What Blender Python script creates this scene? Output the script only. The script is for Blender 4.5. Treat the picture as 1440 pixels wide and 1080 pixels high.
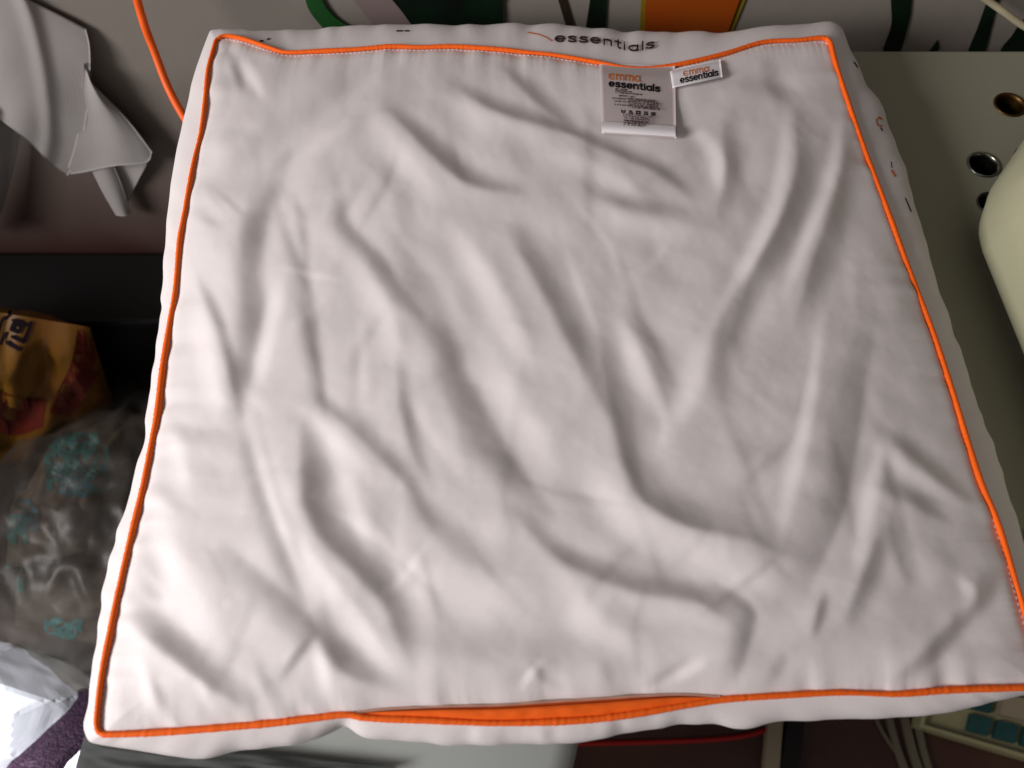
import bpy, bmesh, math, random
import numpy as np
from mathutils import Vector, noise
from mathutils.bvhtree import BVHTree

random.seed(7); rng = np.random.default_rng(7)
for o in list(bpy.data.objects): bpy.data.objects.remove(o)
SC = bpy.context.scene
COL = SC.collection

# ------------------------------------------------------------------ camera
H = 0.445                                   # camera height above the table top (z = 0)
PITCH = math.radians(64.5)                  # looking down
F = 1080.0                                  # focal length in pixels of a 1440 px wide frame
cam = bpy.data.cameras.new('camera'); cam.sensor_width = 36; cam.lens = 36 * F / 1440
cam.clip_start = 0.01; cam.clip_end = 50
cam.dof.use_dof = True; cam.dof.focus_distance = 0.50; cam.dof.aperture_fstop = 7.5
camo = bpy.data.objects.new('camera', cam); COL.objects.link(camo)
camo.location = (0, 0, H); camo.rotation_euler = (math.pi / 2 - PITCH, 0, 0)
SC.camera = camo

# ------------------------------------------------------------------ light
W = bpy.data.worlds.new('World'); SC.world = W; W.use_nodes = True
W.node_tree.nodes['Background'].inputs[0].default_value = (0.96, 0.88, 0.84, 1)
W.node_tree.nodes['Background'].inputs[1].default_value = 0.18

def area(name, loc, target, sx, sy, power, color, spread=180):
    l = bpy.data.lights.new(name, 'AREA'); l.shape = 'RECTANGLE'; l.size = sx; l.size_y = sy
    l.energy = power; l.color = color; l.spread = math.radians(spread)
    o = bpy.data.objects.new(name, l); COL.objects.link(o); o.location = loc
    o.rotation_euler = (Vector(target) - Vector(loc)).to_track_quat('-Z', 'Y').to_euler()
    return o
area('window_light', (-1.30, -0.29, 0.62), (-0.05, 0.18, 0.03), 0.60, 0.60, 5.7, (1.0, 0.962, 0.95), 76)
area('paper_fill', (-0.46, -0.01, 0.10), (-0.575, -0.030, -0.40), 0.14, 0.14, 1.15, (0.92, 0.95, 1.0), 34)  # unseen lamp added to brighten the paper heap

SC.view_settings.view_transform = 'Standard'; SC.view_settings.look = 'None'
SC.view_settings.exposure = 0.0; SC.view_settings.gamma = 1.0
SC.render.engine = 'CYCLES'

# ------------------------------------------------------------------ pixel <-> place (used only to measure the photograph)
FW = np.array([0, math.cos(PITCH), -math.sin(PITCH)]); UP = np.array([0, math.sin(PITCH), math.cos(PITCH)]); RT = np.array([1.0, 0, 0])
CP = np.array([0, 0, H])
def ray(px, py):
    px = np.asarray(px, float); py = np.asarray(py, float)
    return FW + ((px - 720) / F)[..., None] * RT + ((540 - py) / F)[..., None] * UP
def at(px, py, z):
    d = ray(px, py); t = (np.asarray(z) - H) / d[..., 2]
    return CP + t[..., None] * d
def at_y(px, py, y):
    d = ray(px, py); t = np.asarray(y) / d[..., 1]
    return CP + t[..., None] * d
def project(P):
    q = P - CP; dz = q @ FW
    return 720 + F * (q @ RT) / dz, 540 - F * (q @ UP) / dz

# ------------------------------------------------------------------ materials
def mat(name, col, rough=0.6, spec=0.4, metal=0, sheen=0, bump=None, var=None, alpha=1, trans=0, coat=0, emis=None):
    """bump=(scale,strength,distance)  var=(scale,amount,colour2)"""
    m = bpy.data.materials.new(name); m.use_nodes = True
    nt = m.node_tree; b = nt.nodes['Principled BSDF']
    b.inputs['Base Color'].default_value = (*col, 1); b.inputs['Roughness'].default_value = rough
    b.inputs['Specular IOR Level'].default_value = spec; b.inputs['Metallic'].default_value = metal
    b.inputs['Sheen Weight'].default_value = sheen; b.inputs['Alpha'].default_value = alpha
    b.inputs['Transmission Weight'].default_value = trans; b.inputs['Coat Weight'].default_value = coat
    tc = nt.nodes.new('ShaderNodeTexCoord')
    if var:
        n = nt.nodes.new('ShaderNodeTexNoise'); n.inputs['Scale'].default_value = var[0]; n.inputs['Detail'].default_value = 6
        nt.links.new(tc.outputs['Object'], n.inputs['Vector'])
        r = nt.nodes.new('ShaderNodeValToRGB'); r.color_ramp.elements[0].position = 0.35; r.color_ramp.elements[1].position = 0.68
        r.color_ramp.elements[0].color = (*col, 1)
        r.color_ramp.elements[1].color = (*[c * (1 - var[1]) + d * var[1] for c, d in zip(col, var[2])], 1)
        nt.links.new(n.outputs['Fac'], r.inputs['Fac']); nt.links.new(r.outputs['Color'], b.inputs['Base Color'])
    if bump:
        n = nt.nodes.new('ShaderNodeTexNoise'); n.inputs['Scale'].default_value = bump[0]; n.inputs['Detail'].default_value = 4
        nt.links.new(tc.outputs['Object'], n.inputs['Vector'])
        bp = nt.nodes.new('ShaderNodeBump'); bp.inputs['Strength'].default_value = bump[1]; bp.inputs['Distance'].default_value = bump[2]
        nt.links.new(n.outputs['Fac'], bp.inputs['Height']); nt.links.new(bp.outputs['Normal'], b.inputs['Normal'])
    return m

def fabric_mat(name, col, scale, rough, sheen):
    m = mat(name, col, rough, 0.35, sheen=sheen); nt = m.node_tree; b = nt.nodes['Principled BSDF']
    tc = nt.nodes.new('ShaderNodeTexCoord')
    w1 = nt.nodes.new('ShaderNodeTexWave'); w1.bands_direction = 'X'; w1.inputs['Scale'].default_value = scale; w1.inputs['Distortion'].default_value = 0.6
    w2 = nt.nodes.new('ShaderNodeTexWave'); w2.bands_direction = 'Y'; w2.inputs['Scale'].default_value = scale; w2.inputs['Distortion'].default_value = 0.6
    n = nt.nodes.new('ShaderNodeTexNoise'); n.inputs['Scale'].default_value = 260; n.inputs['Detail'].default_value = 5
    for q in (w1, w2, n): nt.links.new(tc.outputs['Object'], q.inputs['Vector'])
    a = nt.nodes.new('ShaderNodeMath'); a.operation = 'ADD'; nt.links.new(w1.outputs['Fac'], a.inputs[0]); nt.links.new(w2.outputs['Fac'], a.inputs[1])
    a2 = nt.nodes.new('ShaderNodeMath'); a2.operation = 'ADD'; nt.links.new(a.outputs[0], a2.inputs[0]); nt.links.new(n.outputs['Fac'], a2.inputs[1])
    bp = nt.nodes.new('ShaderNodeBump'); bp.inputs['Strength'].default_value = 0.22; bp.inputs['Distance'].default_value = 0.0002
    nt.links.new(a2.outputs[0], bp.inputs['Height']); nt.links.new(bp.outputs['Normal'], b.inputs['Normal'])
    return m

M = {}
M['cotton'] = fabric_mat('white_microfibre', (0.765, 0.712, 0.712), 900, 0.45, 0.08)
M['orange_fabric'] = fabric_mat('orange_fabric', (0.92, 0.13, 0.004), 700, 0.8, 0.0)
M['orange_cord'] = mat('orange_cord', (0.90, 0.115, 0.003), 0.5, 0.4)
M['label'] = mat('label_satin', (0.50, 0.43, 0.43), 0.38, 0.5, bump=(900, 0.1, 0.0002))
M['label_white'] = mat('tag_satin', (0.80, 0.76, 0.79), 0.35, 0.5, bump=(900, 0.1, 0.0002))
M['ink'] = mat('dark_print', (0.012, 0.008, 0.012), 0.95, 0.03)
M['ink_brown'] = mat('brown_print', (0.045, 0.018, 0.022), 0.7, 0.2)
M['ink_orange'] = mat('orange_print', (0.62, 0.16, 0.02), 0.7, 0.2)
M['table'] = mat('table_laminate', (0.31, 0.305, 0.235), 0.5, 0.45, bump=(14, 0.05, 0.002), var=(5, 0.35, (0.255, 0.235, 0.165)))
M['table_edge'] = mat('table_edge', (0.08, 0.075, 0.06), 0.5)
M['metal'] = mat('steel', (0.26, 0.27, 0.24), 0.28, 0.5, 1)
M['brass'] = mat('brass_ring', (0.12, 0.065, 0.02), 0.45, 0.5, 1)
M['black'] = mat('black_plastic', (0.006, 0.005, 0.005), 0.55, 0.3)
M['dark_metal'] = mat('dark_metal', (0.03, 0.03, 0.032), 0.45, 0.5)
M['cream'] = mat('cream_enamel', (0.38, 0.375, 0.25), 0.42, 0.4, var=(9, 0.4, (0.30, 0.295, 0.19)))
M['hang'] = fabric_mat('hanging_cloth', (0.33, 0.305, 0.295), 500, 0.8, 0.2)
M['leaf'] = mat('leaf_print', (0.008, 0.055, 0.012), 0.5, 0.3, var=(60, 0.7, (0.012, 0.10, 0.012)))
M['leaf_dark'] = mat('dark_leaf_print', (0.002, 0.004, 0.003), 0.5, 0.25, var=(30, 0.6, (0.003, 0.020, 0.007)))
M['stem'] = mat('stem_print', (0.02, 0.012, 0.006), 0.6, 0.3)
M['vase'] = mat('vase_print', (0.30, 0.048, 0.003), 0.5, 0.3, var=(9, 0.5, (0.26, 0.08, 0.004)))
M['vase_yellow'] = mat('vase_edge_print', (0.20, 0.14, 0.008), 0.5, 0.3)
M['petal'] = mat('petal_print', (0.20, 0.15, 0.145), 0.6, 0.3)
M['floor'] = mat('floor_wood', (0.040, 0.013, 0.008), 0.42, 0.4, var=(14, 0.8, (0.07, 0.026, 0.016)), bump=(30, 0.2, 0.002))
M['yellow_bag'] = mat('yellow_film', (0.15, 0.068, 0.003), 0.5, 0.25, var=(7, 0.7, (0.10, 0.026, 0.003)))
M['red_print'] = mat('red_print', (0.10, 0.010, 0.004), 0.5, 0.25)
M['parcel'] = mat('parcel_film', (0.19, 0.145, 0.112), 0.55, 0.2, var=(9, 0.8, (0.055, 0.04, 0.03)))
M['teal'] = mat('teal_print', (0.015, 0.19, 0.19), 0.4, 0.4)
M['teal_blue'] = mat('teal_blue_print', (0.02, 0.14, 0.20), 0.4, 0.4)
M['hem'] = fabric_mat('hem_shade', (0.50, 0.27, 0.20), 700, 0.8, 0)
M['dark_cloth'] = fabric_mat('dark_grey_cloth', (0.08, 0.087, 0.085), 500, 0.85, 0.1)
M['teal_dark'] = mat('dark_teal_plastic', (0.006, 0.045, 0.045), 0.45, 0.4, var=(40, 0.7, (0.01, 0.08, 0.075)))
M['paper'] = mat('white_paper', (0.78, 0.78, 0.82), 0.7, 0.2)
M['purple'] = mat('purple_sequin', (0.010, 0.003, 0.009), 0.5, 0.3, var=(260, 0.9, (0.035, 0.013, 0.03)), bump=(330, 1.0, 0.004))
M['stool'] = mat('stool_vinyl', (0.42, 0.44, 0.42), 0.3, 0.5, bump=(120, 0.05, 0.001))
M['beige'] = mat('beige_wood', (0.30, 0.25, 0.17), 0.5, 0.3)
M['tape'] = mat('beige_tape', (0.13, 0.11, 0.075), 0.6, 0.3)
M['tray'] = mat('tray_plastic', (0.33, 0.32, 0.17), 0.4, 0.4, var=(12, 0.4, (0.28, 0.22, 0.13)))
M['red_cord'] = mat('red_cord', (0.30, 0.008, 0.008), 0.5, 0.3)
M['pale_cable'] = mat('pale_cable', (0.40, 0.35, 0.24), 0.5, 0.3)

# clear film: thin see-through sheet with its own gloss
m = bpy.data.materials.new('clear_film'); m.use_nodes = True; nt = m.node_tree; nt.nodes.remove(nt.nodes['Principled BSDF'])
tr = nt.nodes.new('ShaderNodeBsdfTransparent'); tr.inputs[0].default_value = (0.86, 0.84, 0.80, 1)
gl = nt.nodes.new('ShaderNodeBsdfGlossy'); gl.inputs['Roughness'].default_value = 0.42
df = nt.nodes.new('ShaderNodeBsdfDiffuse'); df.inputs[0].default_value = (0.17, 0.152, 0.132, 1)
mx1 = nt.nodes.new('ShaderNodeMixShader'); mx1.inputs[0].default_value = 0.88
mx2 = nt.nodes.new('ShaderNodeMixShader'); mx2.inputs[0].default_value = 0.29
nt.links.new(gl.outputs[0], mx1.inputs[1]); nt.links.new(df.outputs[0], mx1.inputs[2])
nt.links.new(tr.outputs[0], mx2.inputs[1]); nt.links.new(mx1.outputs[0], mx2.inputs[2])
nt.links.new(mx2.outputs[0], nt.nodes['Material Output'].inputs['Surface'])
M['film'] = m

# wall paint: pale, the table's shade painted in as brown towards the floor, uneven edge
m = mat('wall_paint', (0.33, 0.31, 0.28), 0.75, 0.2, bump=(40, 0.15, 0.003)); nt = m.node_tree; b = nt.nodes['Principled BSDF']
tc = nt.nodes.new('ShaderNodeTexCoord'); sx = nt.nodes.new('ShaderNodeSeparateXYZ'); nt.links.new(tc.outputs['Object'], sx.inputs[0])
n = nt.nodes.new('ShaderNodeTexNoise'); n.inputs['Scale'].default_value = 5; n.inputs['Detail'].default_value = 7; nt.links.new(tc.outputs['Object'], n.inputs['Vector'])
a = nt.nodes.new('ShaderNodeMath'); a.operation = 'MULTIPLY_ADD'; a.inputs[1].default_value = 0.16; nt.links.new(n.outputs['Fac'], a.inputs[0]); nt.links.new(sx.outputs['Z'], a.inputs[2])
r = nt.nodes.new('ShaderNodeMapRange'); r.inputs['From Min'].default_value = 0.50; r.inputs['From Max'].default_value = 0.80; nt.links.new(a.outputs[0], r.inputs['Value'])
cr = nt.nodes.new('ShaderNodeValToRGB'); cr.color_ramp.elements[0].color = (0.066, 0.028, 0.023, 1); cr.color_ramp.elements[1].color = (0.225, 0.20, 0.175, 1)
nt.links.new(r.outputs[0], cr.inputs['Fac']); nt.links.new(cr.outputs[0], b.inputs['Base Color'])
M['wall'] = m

# ------------------------------------------------------------------ mesh helpers (vertices are given in world coordinates)
ORG = {}
def empty(name, loc, label, cat, group=None):
    o = bpy.data.objects.new(name, None); COL.objects.link(o); o.location = loc; o.empty_display_size = 0.02
    o['label'] = label; o['category'] = cat
    if group: o['group'] = group
    ORG[o.name] = np.array(loc, float); return o
def obj(name, V, faces, material, parent=None, origin=None, smooth=True, label=None, cat=None, group=None, kind=None):
    V = np.asarray(V, float)
    org = ORG[parent.name] if parent else np.array(origin if origin is not None else (0, 0, 0), float)
    me = bpy.data.meshes.new(name); me.from_pydata((V - org).tolist(), [], faces if isinstance(faces, list) else faces.tolist())
    me.materials.append(M[material])
    if smooth: me.polygons.foreach_set('use_smooth', [True] * len(me.polygons))
    me.update()
    o = bpy.data.objects.new(name, me); COL.objects.link(o)
    if parent: o.parent = parent
    else: o.location = org
    ORG[o.name] = org
    if label: o['label'] = label
    if cat: o['category'] = cat
    if group: o['group'] = group
    if kind: o['kind'] = kind
    return o
def bm_obj(name, bm, material, parent=None, smooth=False, **k):
    bm.normal_update(); bm.verts.ensure_lookup_table()
    V = [v.co[:] for v in bm.verts]; Fc = [[v.index for v in f.verts] for f in bm.faces]; bm.free()
    return obj(name, V, Fc, material, parent, smooth=smooth, **k)
def grid_faces(nu, nv, wrap=False):
    i, j = np.meshgrid(np.arange(nu if wrap else nu - 1), np.arange(nv - 1), indexing='ij')
    i2 = (i + 1) % nu
    return np.stack([i * nv + j, i2 * nv + j, i2 * nv + j + 1, i * nv + j + 1], -1).reshape(-1, 4)
def box_bm(lo, hi, bev=0.0, seg=2):
    bm = bmesh.new(); bmesh.ops.create_cube(bm, size=1)
    for v in bm.verts: v.co = Vector([(lo[k] + hi[k]) / 2 + v.co[k] * (hi[k] - lo[k]) for k in range(3)])
    if bev: bmesh.ops.bevel(bm, geom=list(bm.edges), offset=bev, segments=seg, affect='EDGES', profile=0.5)
    bm.verts.index_update(); return bm
def catmull(P, n):
    P = np.asarray(P, float); Q = np.vstack([2 * P[0] - P[1], P, 2 * P[-1] - P[-2]])
    out = []
    for k in range(len(P) - 1):
        p0, p1, p2, p3 = Q[k:k + 4]; t = np.linspace(0, 1, 24, endpoint=False)[:, None]
        out.append(0.5 * (2 * p1 + (p2 - p0) * t + (2 * p0 - 5 * p1 + 4 * p2 - p3) * t ** 2 + (3 * p1 - p0 - 3 * p2 + p3) * t ** 3))
    out.append(P[-1:]); C = np.vstack(out)
    s = np.r_[0, np.cumsum(np.linalg.norm(np.diff(C, axis=0), axis=1))]; q = np.linspace(0, s[-1], n)
    return np.stack([np.interp(q, s, C[:, k]) for k in range(C.shape[1])], 1)
def tube(P, rad, nr=10, closed=False, cap=True):
    P = np.asarray(P, float); n = len(P); rad = np.broadcast_to(np.asarray(rad, float), (n,))
    T = np.roll(P, -1, 0) - np.roll(P, 1, 0) if closed else np.gradient(P, axis=0)
    T /= np.linalg.norm(T, axis=1)[:, None] + 1e-12
    ref = np.array([0, 0, 1.0]); A = np.cross(T, ref); l = np.linalg.norm(A, axis=1)[:, None]
    A = np.where(l < 1e-3, np.array([1.0, 0, 0]), A / (l + 1e-12)); B = np.cross(A, T)
    th = np.linspace(0, 2 * math.pi, nr, endpoint=False)
    V = P[:, None] + rad[:, None, None] * (np.cos(th)[None, :, None] * A[:, None] + np.sin(th)[None, :, None] * B[:, None])
    i, j = np.meshgrid(np.arange(n if closed else n - 1), np.arange(nr), indexing='ij'); i2 = (i + 1) % n; j2 = (j + 1) % nr
    Fc = np.stack([i * nr + j, i2 * nr + j, i2 * nr + j2, i * nr + j2], -1).reshape(-1, 4).tolist()
    if not closed and cap: Fc += [list(range(nr))[::-1], [(n - 1) * nr + k for k in range(nr)]]
    return V.reshape(-1, 3), Fc
def fnoise(shape, lo, hi, seed):
    """band limited random field: wavelengths lo..hi in samples"""
    g = np.random.default_rng(seed); a = np.fft.fft2(g.standard_normal(shape))
    f = np.hypot(*np.meshgrid(np.fft.fftfreq(shape[0]), np.fft.fftfreq(shape[1]), indexing='ij'))
    a *= np.exp(-(f * lo) ** 2 * 1.5) * (1 - np.exp(-(f * hi) ** 2 * 1.5)); r = np.fft.ifft2(a).real
    return r / r.std()

def surf_tree(objs):
    V = []; Fc = []
    for o in objs:
        b = len(V); org = ORG[o.name]
        V += [Vector(v.co) + Vector(org) for v in o.data.vertices]; Fc += [[b + i for i in p.vertices] for p in o.data.polygons]
    return BVHTree.FromPolygons(V, Fc)
def on_surface(tree, pts, lift):
    out = []
    for (x, y) in pts:
        d = Vector(ray(x, y)).normalized(); h = tree.ray_cast(Vector(CP), d)
        if h[0] is None: out.append(None); continue
        n = h[1] if h[1].dot(d) < 0 else -h[1]; out.append(np.array(h[0] + n * lift))
    return out
def strokes_2d(strokes, width):
    """ribbons with round ends for flat print; returns 2-D quads/fans"""
    polys = []
    for st in strokes:
        w = width
        if isinstance(st, tuple): st, w = st
        st = np.asarray(st, float)
        for a, b in zip(st[:-1], st[1:]):
            d = b - a; L = np.hypot(*d)
            if L < 1e-9: continue
            n = np.array([-d[1], d[0]]) / L * w / 2; polys.append([a - n, b - n, b + n, a + n])
        for p in st:
            polys.append([p + w / 2 * np.array([math.cos(t), math.sin(t)]) for t in np.linspace(0, 2 * math.pi, 7)[:-1]])
    return polys
def print_px(name, tree, strokes, width, material, parent, lift=0.0004, solid=None):
    V = []; Fc = []; k = 0
    polys = strokes_2d(strokes, width) if solid is None else solid
    for p in polys:
        q = on_surface(tree, p, lift + k * 1.5e-6); k += 1
        if any(x is None for x in q): continue
        b = len(V); V += q; Fc.append(list(range(b, b + len(q))))
    if not Fc: return None
    return obj(name, V, Fc, material, parent, smooth=False)

# ------------------------------------------------------------------ stroke lettering
def arc(cx, cy, rx, ry, a0, a1, n=12):
    t = np.radians(np.linspace(a0, a1, n)); return [(cx + rx * math.cos(x), cy + ry * math.sin(x)) for x in t]
GL = {
 'E': ([arc(.5, .5, .5, .5, 42, 318, 14), [(.0, .5), (.72, .5)]], 1.0),
 'e': ([[(.02, .5), (.92, .5)] + arc(.47, .5, .45, .48, 0, 312, 14)[1:]], .95),
 's': ([[(.74, .82), (.58, .97), (.22, .97), (.06, .80), (.16, .60), (.60, .46), (.76, .26), (.62, .04), (.2, .02), (.02, .18)]], .78),
 'n': ([[(.05, 0), (.05, 1)], [(.05, .6)] + arc(.42, .58, .37, .40, 160, 0, 8) + [(.79, 0)]], .84),
 'm': ([[(.05, 0), (.05, 1)], [(.05, .6)] + arc(.36, .62, .31, .36, 160, 0, 7) + [(.67, 0)], [(.67, .6)] + arc(.98, .62, .31, .36, 160, 0, 7) + [(1.29, 0)]], 1.34),
 't': ([[(.28, 1.36), (.28, .2), (.40, .02), (.58, .04)], [(.0, .98), (.56, .98)]], .58),
 'i': ([[(.08, 0), (.08, 1)], [(.08, 1.34), (.08, 1.36)]], .16),
 'a': ([arc(.46, .5, .42, .48, 0, 360, 15), [(.88, 1), (.88, 0)]], .93),
 'l': ([[(.08, 1.5), (.08, 0)]], .16),
 '.': ([[(.05, .03), (.06, .03)]], .12),
}
def text_strokes(txt, gap=0.28):
    x = 0; out = []
    for ch in txt:
        g, w = GL[ch]; out += [[(px + x, py) for px, py in s] for s in g]; x += w + gap
    return out, x - gap

# ================================================================== THE SETTING
WALL_Y = 0.545; FLOOR_Z = -0.75
fl = bm_obj('floor', box_bm((-2.2, -1.2, FLOOR_Z - 0.05), (2.2, WALL_Y + 0.1, FLOOR_Z)), 'floor', kind='structure')
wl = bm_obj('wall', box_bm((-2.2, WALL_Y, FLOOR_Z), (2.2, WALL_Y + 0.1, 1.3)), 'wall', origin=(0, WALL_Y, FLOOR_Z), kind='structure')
def decal(name, poly, material, thick=0.0012, layer=0, n=40, smooth_poly=True):
    P = np.array(poly, float)
    if smooth_poly: P = catmull(np.vstack([P, P[:1]]), n)[:-1]
    y1 = WALL_Y - 0.0002 - layer * 0.0016; y0 = y1 - thick
    A = at_y(P[:, 0], P[:, 1], np.full(len(P), WALL_Y)); n = len(P)
    V = np.vstack([np.c_[A[:, 0], np.full(n, y0), A[:, 2]], np.c_[A[:, 0], np.full(n, y1), A[:, 2]]])
    Fc = [list(range(n)), list(range(2 * n - 1, n - 1, -1))] + [[i, i + n, (i + 1) % n + n, (i + 1) % n] for i in range(n)]
    return obj(name, V, Fc, material, wl, smooth=False)
decal('leaf_print', [(424, -30), (433, 6), (446, 26), (463, 42), (486, 43), (506, 40), (484, 30), (466, 16), (452, -6), (446, -30)], 'leaf', layer=1)
decal('petal_print', [(468, -40), (500, 2), (540, 44), (596, 44), (570, 0), (545, -40)], 'petal')
decal('leaf_print', [(520, -40), (560, 6), (592, 44), (640, 60), (700, 44), (706, 0), (700, -40)], 'leaf_dark', layer=1)
decal('stem_print', [(776, -30), (786, 2), (799, 46), (810, 46), (797, 2), (786, -30)], 'stem', smooth_poly=False)
decal('stem_print', [(832, -30), (829, 4), (822, 50), (851, 50), (853, 4), (854, -30)], 'leaf_dark', smooth_poly=False)
decal('vase_print', [(905, -40), (901, 6), (899, 52), (1026, 52), (1045, 6), (1062, -40)], 'vase_yellow', smooth_poly=False)
decal('vase_print', [(911, -40), (907, 6), (906, 52), (1019, 52), (1036, 6), (1052, -40)], 'vase', layer=1, smooth_poly=False)
decal('leaf_print', [(1251, -30), (1253, 8), (1253, 36), (1241, 76), (1262, 78), (1276, 36), (1281, 8), (1280, -30)], 'leaf_dark')
decal('leaf_print', [(1400, -30), (1386, 6), (1374, 40), (1361, 76), (1382, 76), (1393, 40), (1402, 6), (1416, -30)], 'leaf_dark')
decal('leaf_print', [(1318, 56), (1311, 66), (1305, 76), (1313, 77), (1320, 66)], 'leaf_dark')
decal('leaf_print', [(1470, 10), (1440, 26), (1424, 48), (1408, 76), (1470, 80)], 'leaf_dark')

# ------------------------------------------------------------------ sewing table
TX0, TX1, TY0, TY1 = -0.165, 0.85, float(at(1440, 744, 0.0)[1]), float(at(1300, 71, 0.0)[1])
tab = empty('sewing_table', ((TX0 + TX1) / 2, (TY0 + TY1) / 2, FLOOR_Z), 'grey green sewing table with round metal thread holes under the white pillow', 'table')
holes = [(1420, 148, 'brass', 17), (1383, 232, 'metal', 18), (1394, 287, 'dark_metal', 16), (1446, 222, 'dark_metal', 15)]
top_o = bm_obj('table_top', box_bm((TX0, TY0, -0.028), (TX1, TY1, 0.0), 0.002, 2), 'table', tab)
cut = bmesh.new(); hp = []
for (px, py, mt, rpx) in holes:
    p = at(px, py, 0.0); r = rpx / F * np.linalg.norm(p - CP) * 0.97; hp.append((p, r, mt))
    g = bmesh.ops.create_cone(cut, cap_ends=True, segments=40, radius1=r, radius2=r, depth=0.1)
    for v in g['verts']: v.co += Vector((p[0], p[1], 0)) - Vector(ORG[tab.name]) * 1.0 + Vector((0, 0, 0))
cme = bpy.data.meshes.new('cut'); cut.to_mesh(cme); cut.free(); cut_o = bpy.data.objects.new('cut', cme); COL.objects.link(cut_o); cut_o.parent = tab
bo = top_o.modifiers.new('b', 'BOOLEAN'); bo.object = cut_o; bo.operation = 'DIFFERENCE'; bo.solver = 'EXACT'
dg = bpy.context.evaluated_depsgraph_get(); nm = bpy.data.meshes.new_from_object(top_o.evaluated_get(dg)); top_o.modifiers.clear()
if len(nm.vertices) > 20: top_o.data = nm
bpy.data.objects.remove(cut_o); top_o.data.name = 'table_top'
for p, r, mt in hp:
    th = np.linspace(0, 2 * math.pi, 41)[:-1]
    prof = [(r * 1.10, 0.0003), (r * 1.09, 0.0010), (r * 1.02, 0.0013), (r * 0.93, 0.0006), (r * 0.90, -0.002), (r * 0.90, -0.022)]
    V = np.array([[(p[0] + q[0] * math.cos(t), p[1] + q[0] * math.sin(t), q[1]) for q in prof] for t in th]).reshape(-1, 3)
    e = obj('thread_hole_ring', V, grid_faces(40, len(prof), True), mt, tab)
    V = np.array([(p[0] + r * .9 * math.cos(t), p[1] + r * .9 * math.sin(t), -0.022) for t in th])
    obj('hole_bottom', V, [list(range(40))], 'stem' if mt == 'brass' else 'black', e, smooth=False)
bm_obj('front_rail', box_bm((TX0 + .03, TY0 + .02, -0.075), (TX1 - .03, TY0 + .04, -0.0285)), 'table_edge', tab)
for x in (TX0 + .04, TX1 - .08):
    for y in (TY0 + .045, TY1 - .06):
        bm_obj('leg', box_bm((x, y, FLOOR_Z + .001), (x + .035, y + .035, -0.029), .003), 'dark_metal', tab)

# ------------------------------------------------------------------ PILLOW
ZP = 0.045
NU = 560
pil_bottom = [(146, 1033), (222, 1030), (360, 1019), (440, 1010), (486, 1005), (520, 1010), (600, 1013), (640, 1015), (700, 1017), (780, 1015), (840, 1011), (900, 1003), (960, 993), (1025, 983), (1100, 978), (1180, 974), (1260, 976), (1340, 970), (1440, 967), (1470, 965)]
pan_bottom = [(146, 1033), (222, 1030), (360, 1019), (440, 1010), (486, 1005), (540, 999), (620, 995), (700, 993), (760, 989), (840, 984), (900, 980), (960, 978), (1025, 982), (1100, 978), (1180, 974), (1260, 976), (1340, 970), (1440, 967), (1470, 965)]
pil_right = [(1470, 965), (1462, 932), (1442, 866), (1425, 809), (1402, 735), (1374, 666), (1338, 549), (1307, 456), (1271, 362), (1244, 287), (1209, 193), (1178, 100), (1168, 62)]
pil_top = [(1168, 62), (1158, 54), (1120, 57), (1072, 60), (1019, 76), (970, 88), (935, 94), (897, 97), (868, 94), (844, 89), (780, 78), (740, 74), (700, 70), (640, 66), (590, 67), (550, 66), (500, 70), (440, 73), (402, 74), (380, 68), (345, 56), (318, 51), (304, 57)]
pil_left = [(304, 57), (299, 75), (293, 100), (289, 140), (283, 187), (272, 233), (260, 300), (253, 340), (247, 407), (240, 450), (230, 513), (222, 580), (213, 627), (200, 693), (185, 754), (168, 828), (156, 887), (144, 947), (137, 1006), (138, 1026), (146, 1033)]
sil_bottom = [(136, 1040), (180, 1048), (270, 1064), (330, 1058), (420, 1046), (470, 1030), (487, 1023), (520, 1037), (600, 1043), (700, 1046), (800, 1045), (850, 1036), (900, 1025), (960, 1017), (1000, 1014), (1035, 1022), (1100, 1013), (1200, 1012), (1300, 1003), (1370, 991), (1440, 975), (1488, 968)]
sil_right = [(1488, 968), (1464, 870), (1442, 800), (1418, 725), (1394, 640), (1366, 565), (1342, 490), (1320, 420), (1301, 360), (1284, 300), (1270, 250), (1253, 200), (1240, 160), (1222, 128), (1201, 90), (1180, 48)]
sil_top = [(1180, 48), (1160, 37), (1100, 42), (1040, 50), (980, 51), (900, 48), (820, 44), (760, 41), (700, 40), (640, 41), (560, 40), (500, 42), (440, 46), (380, 50), (340, 48), (300, 50)]
sil_left = [(300, 50), (282, 98), (265, 160), (252, 220), (243, 270), (238, 330), (235, 395), (229, 425), (232, 442), (222, 500), (213, 580), (213, 618), (196, 665), (186, 715), (166, 765), (152, 840), (142, 910), (136, 970), (131, 1015), (136, 1040)]

pil = empty('pillow', (*at(760, 520, 0.0)[:2], 0.0), 'square white pillow with orange piping and open orange zip flap lying on the sewing table', 'pillow')
def side(px, n, z=ZP): c = catmull(px, n); return at(c[:, 0], c[:, 1], np.full(n, z))

bot, rgt, top_, lft = side(pan_bottom, NU), side(pil_right, NU), side(pil_top, NU), side(pil_left, NU)
c0, c1 = bot, top_[::-1]; d0, d1 = lft[::-1], rgt
u = np.linspace(0, 1, NU)[:, None, None]; v = np.linspace(0, 1, NU)[None, :, None]
P = (1 - v) * c0[:, None] + v * c1[:, None] + (1 - u) * d0[None] + u * d1[None] - ((1 - u) * (1 - v) * c0[0] + u * (1 - v) * c0[-1] + (1 - u) * v * c1[0] + u * v * c1[-1])

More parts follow.
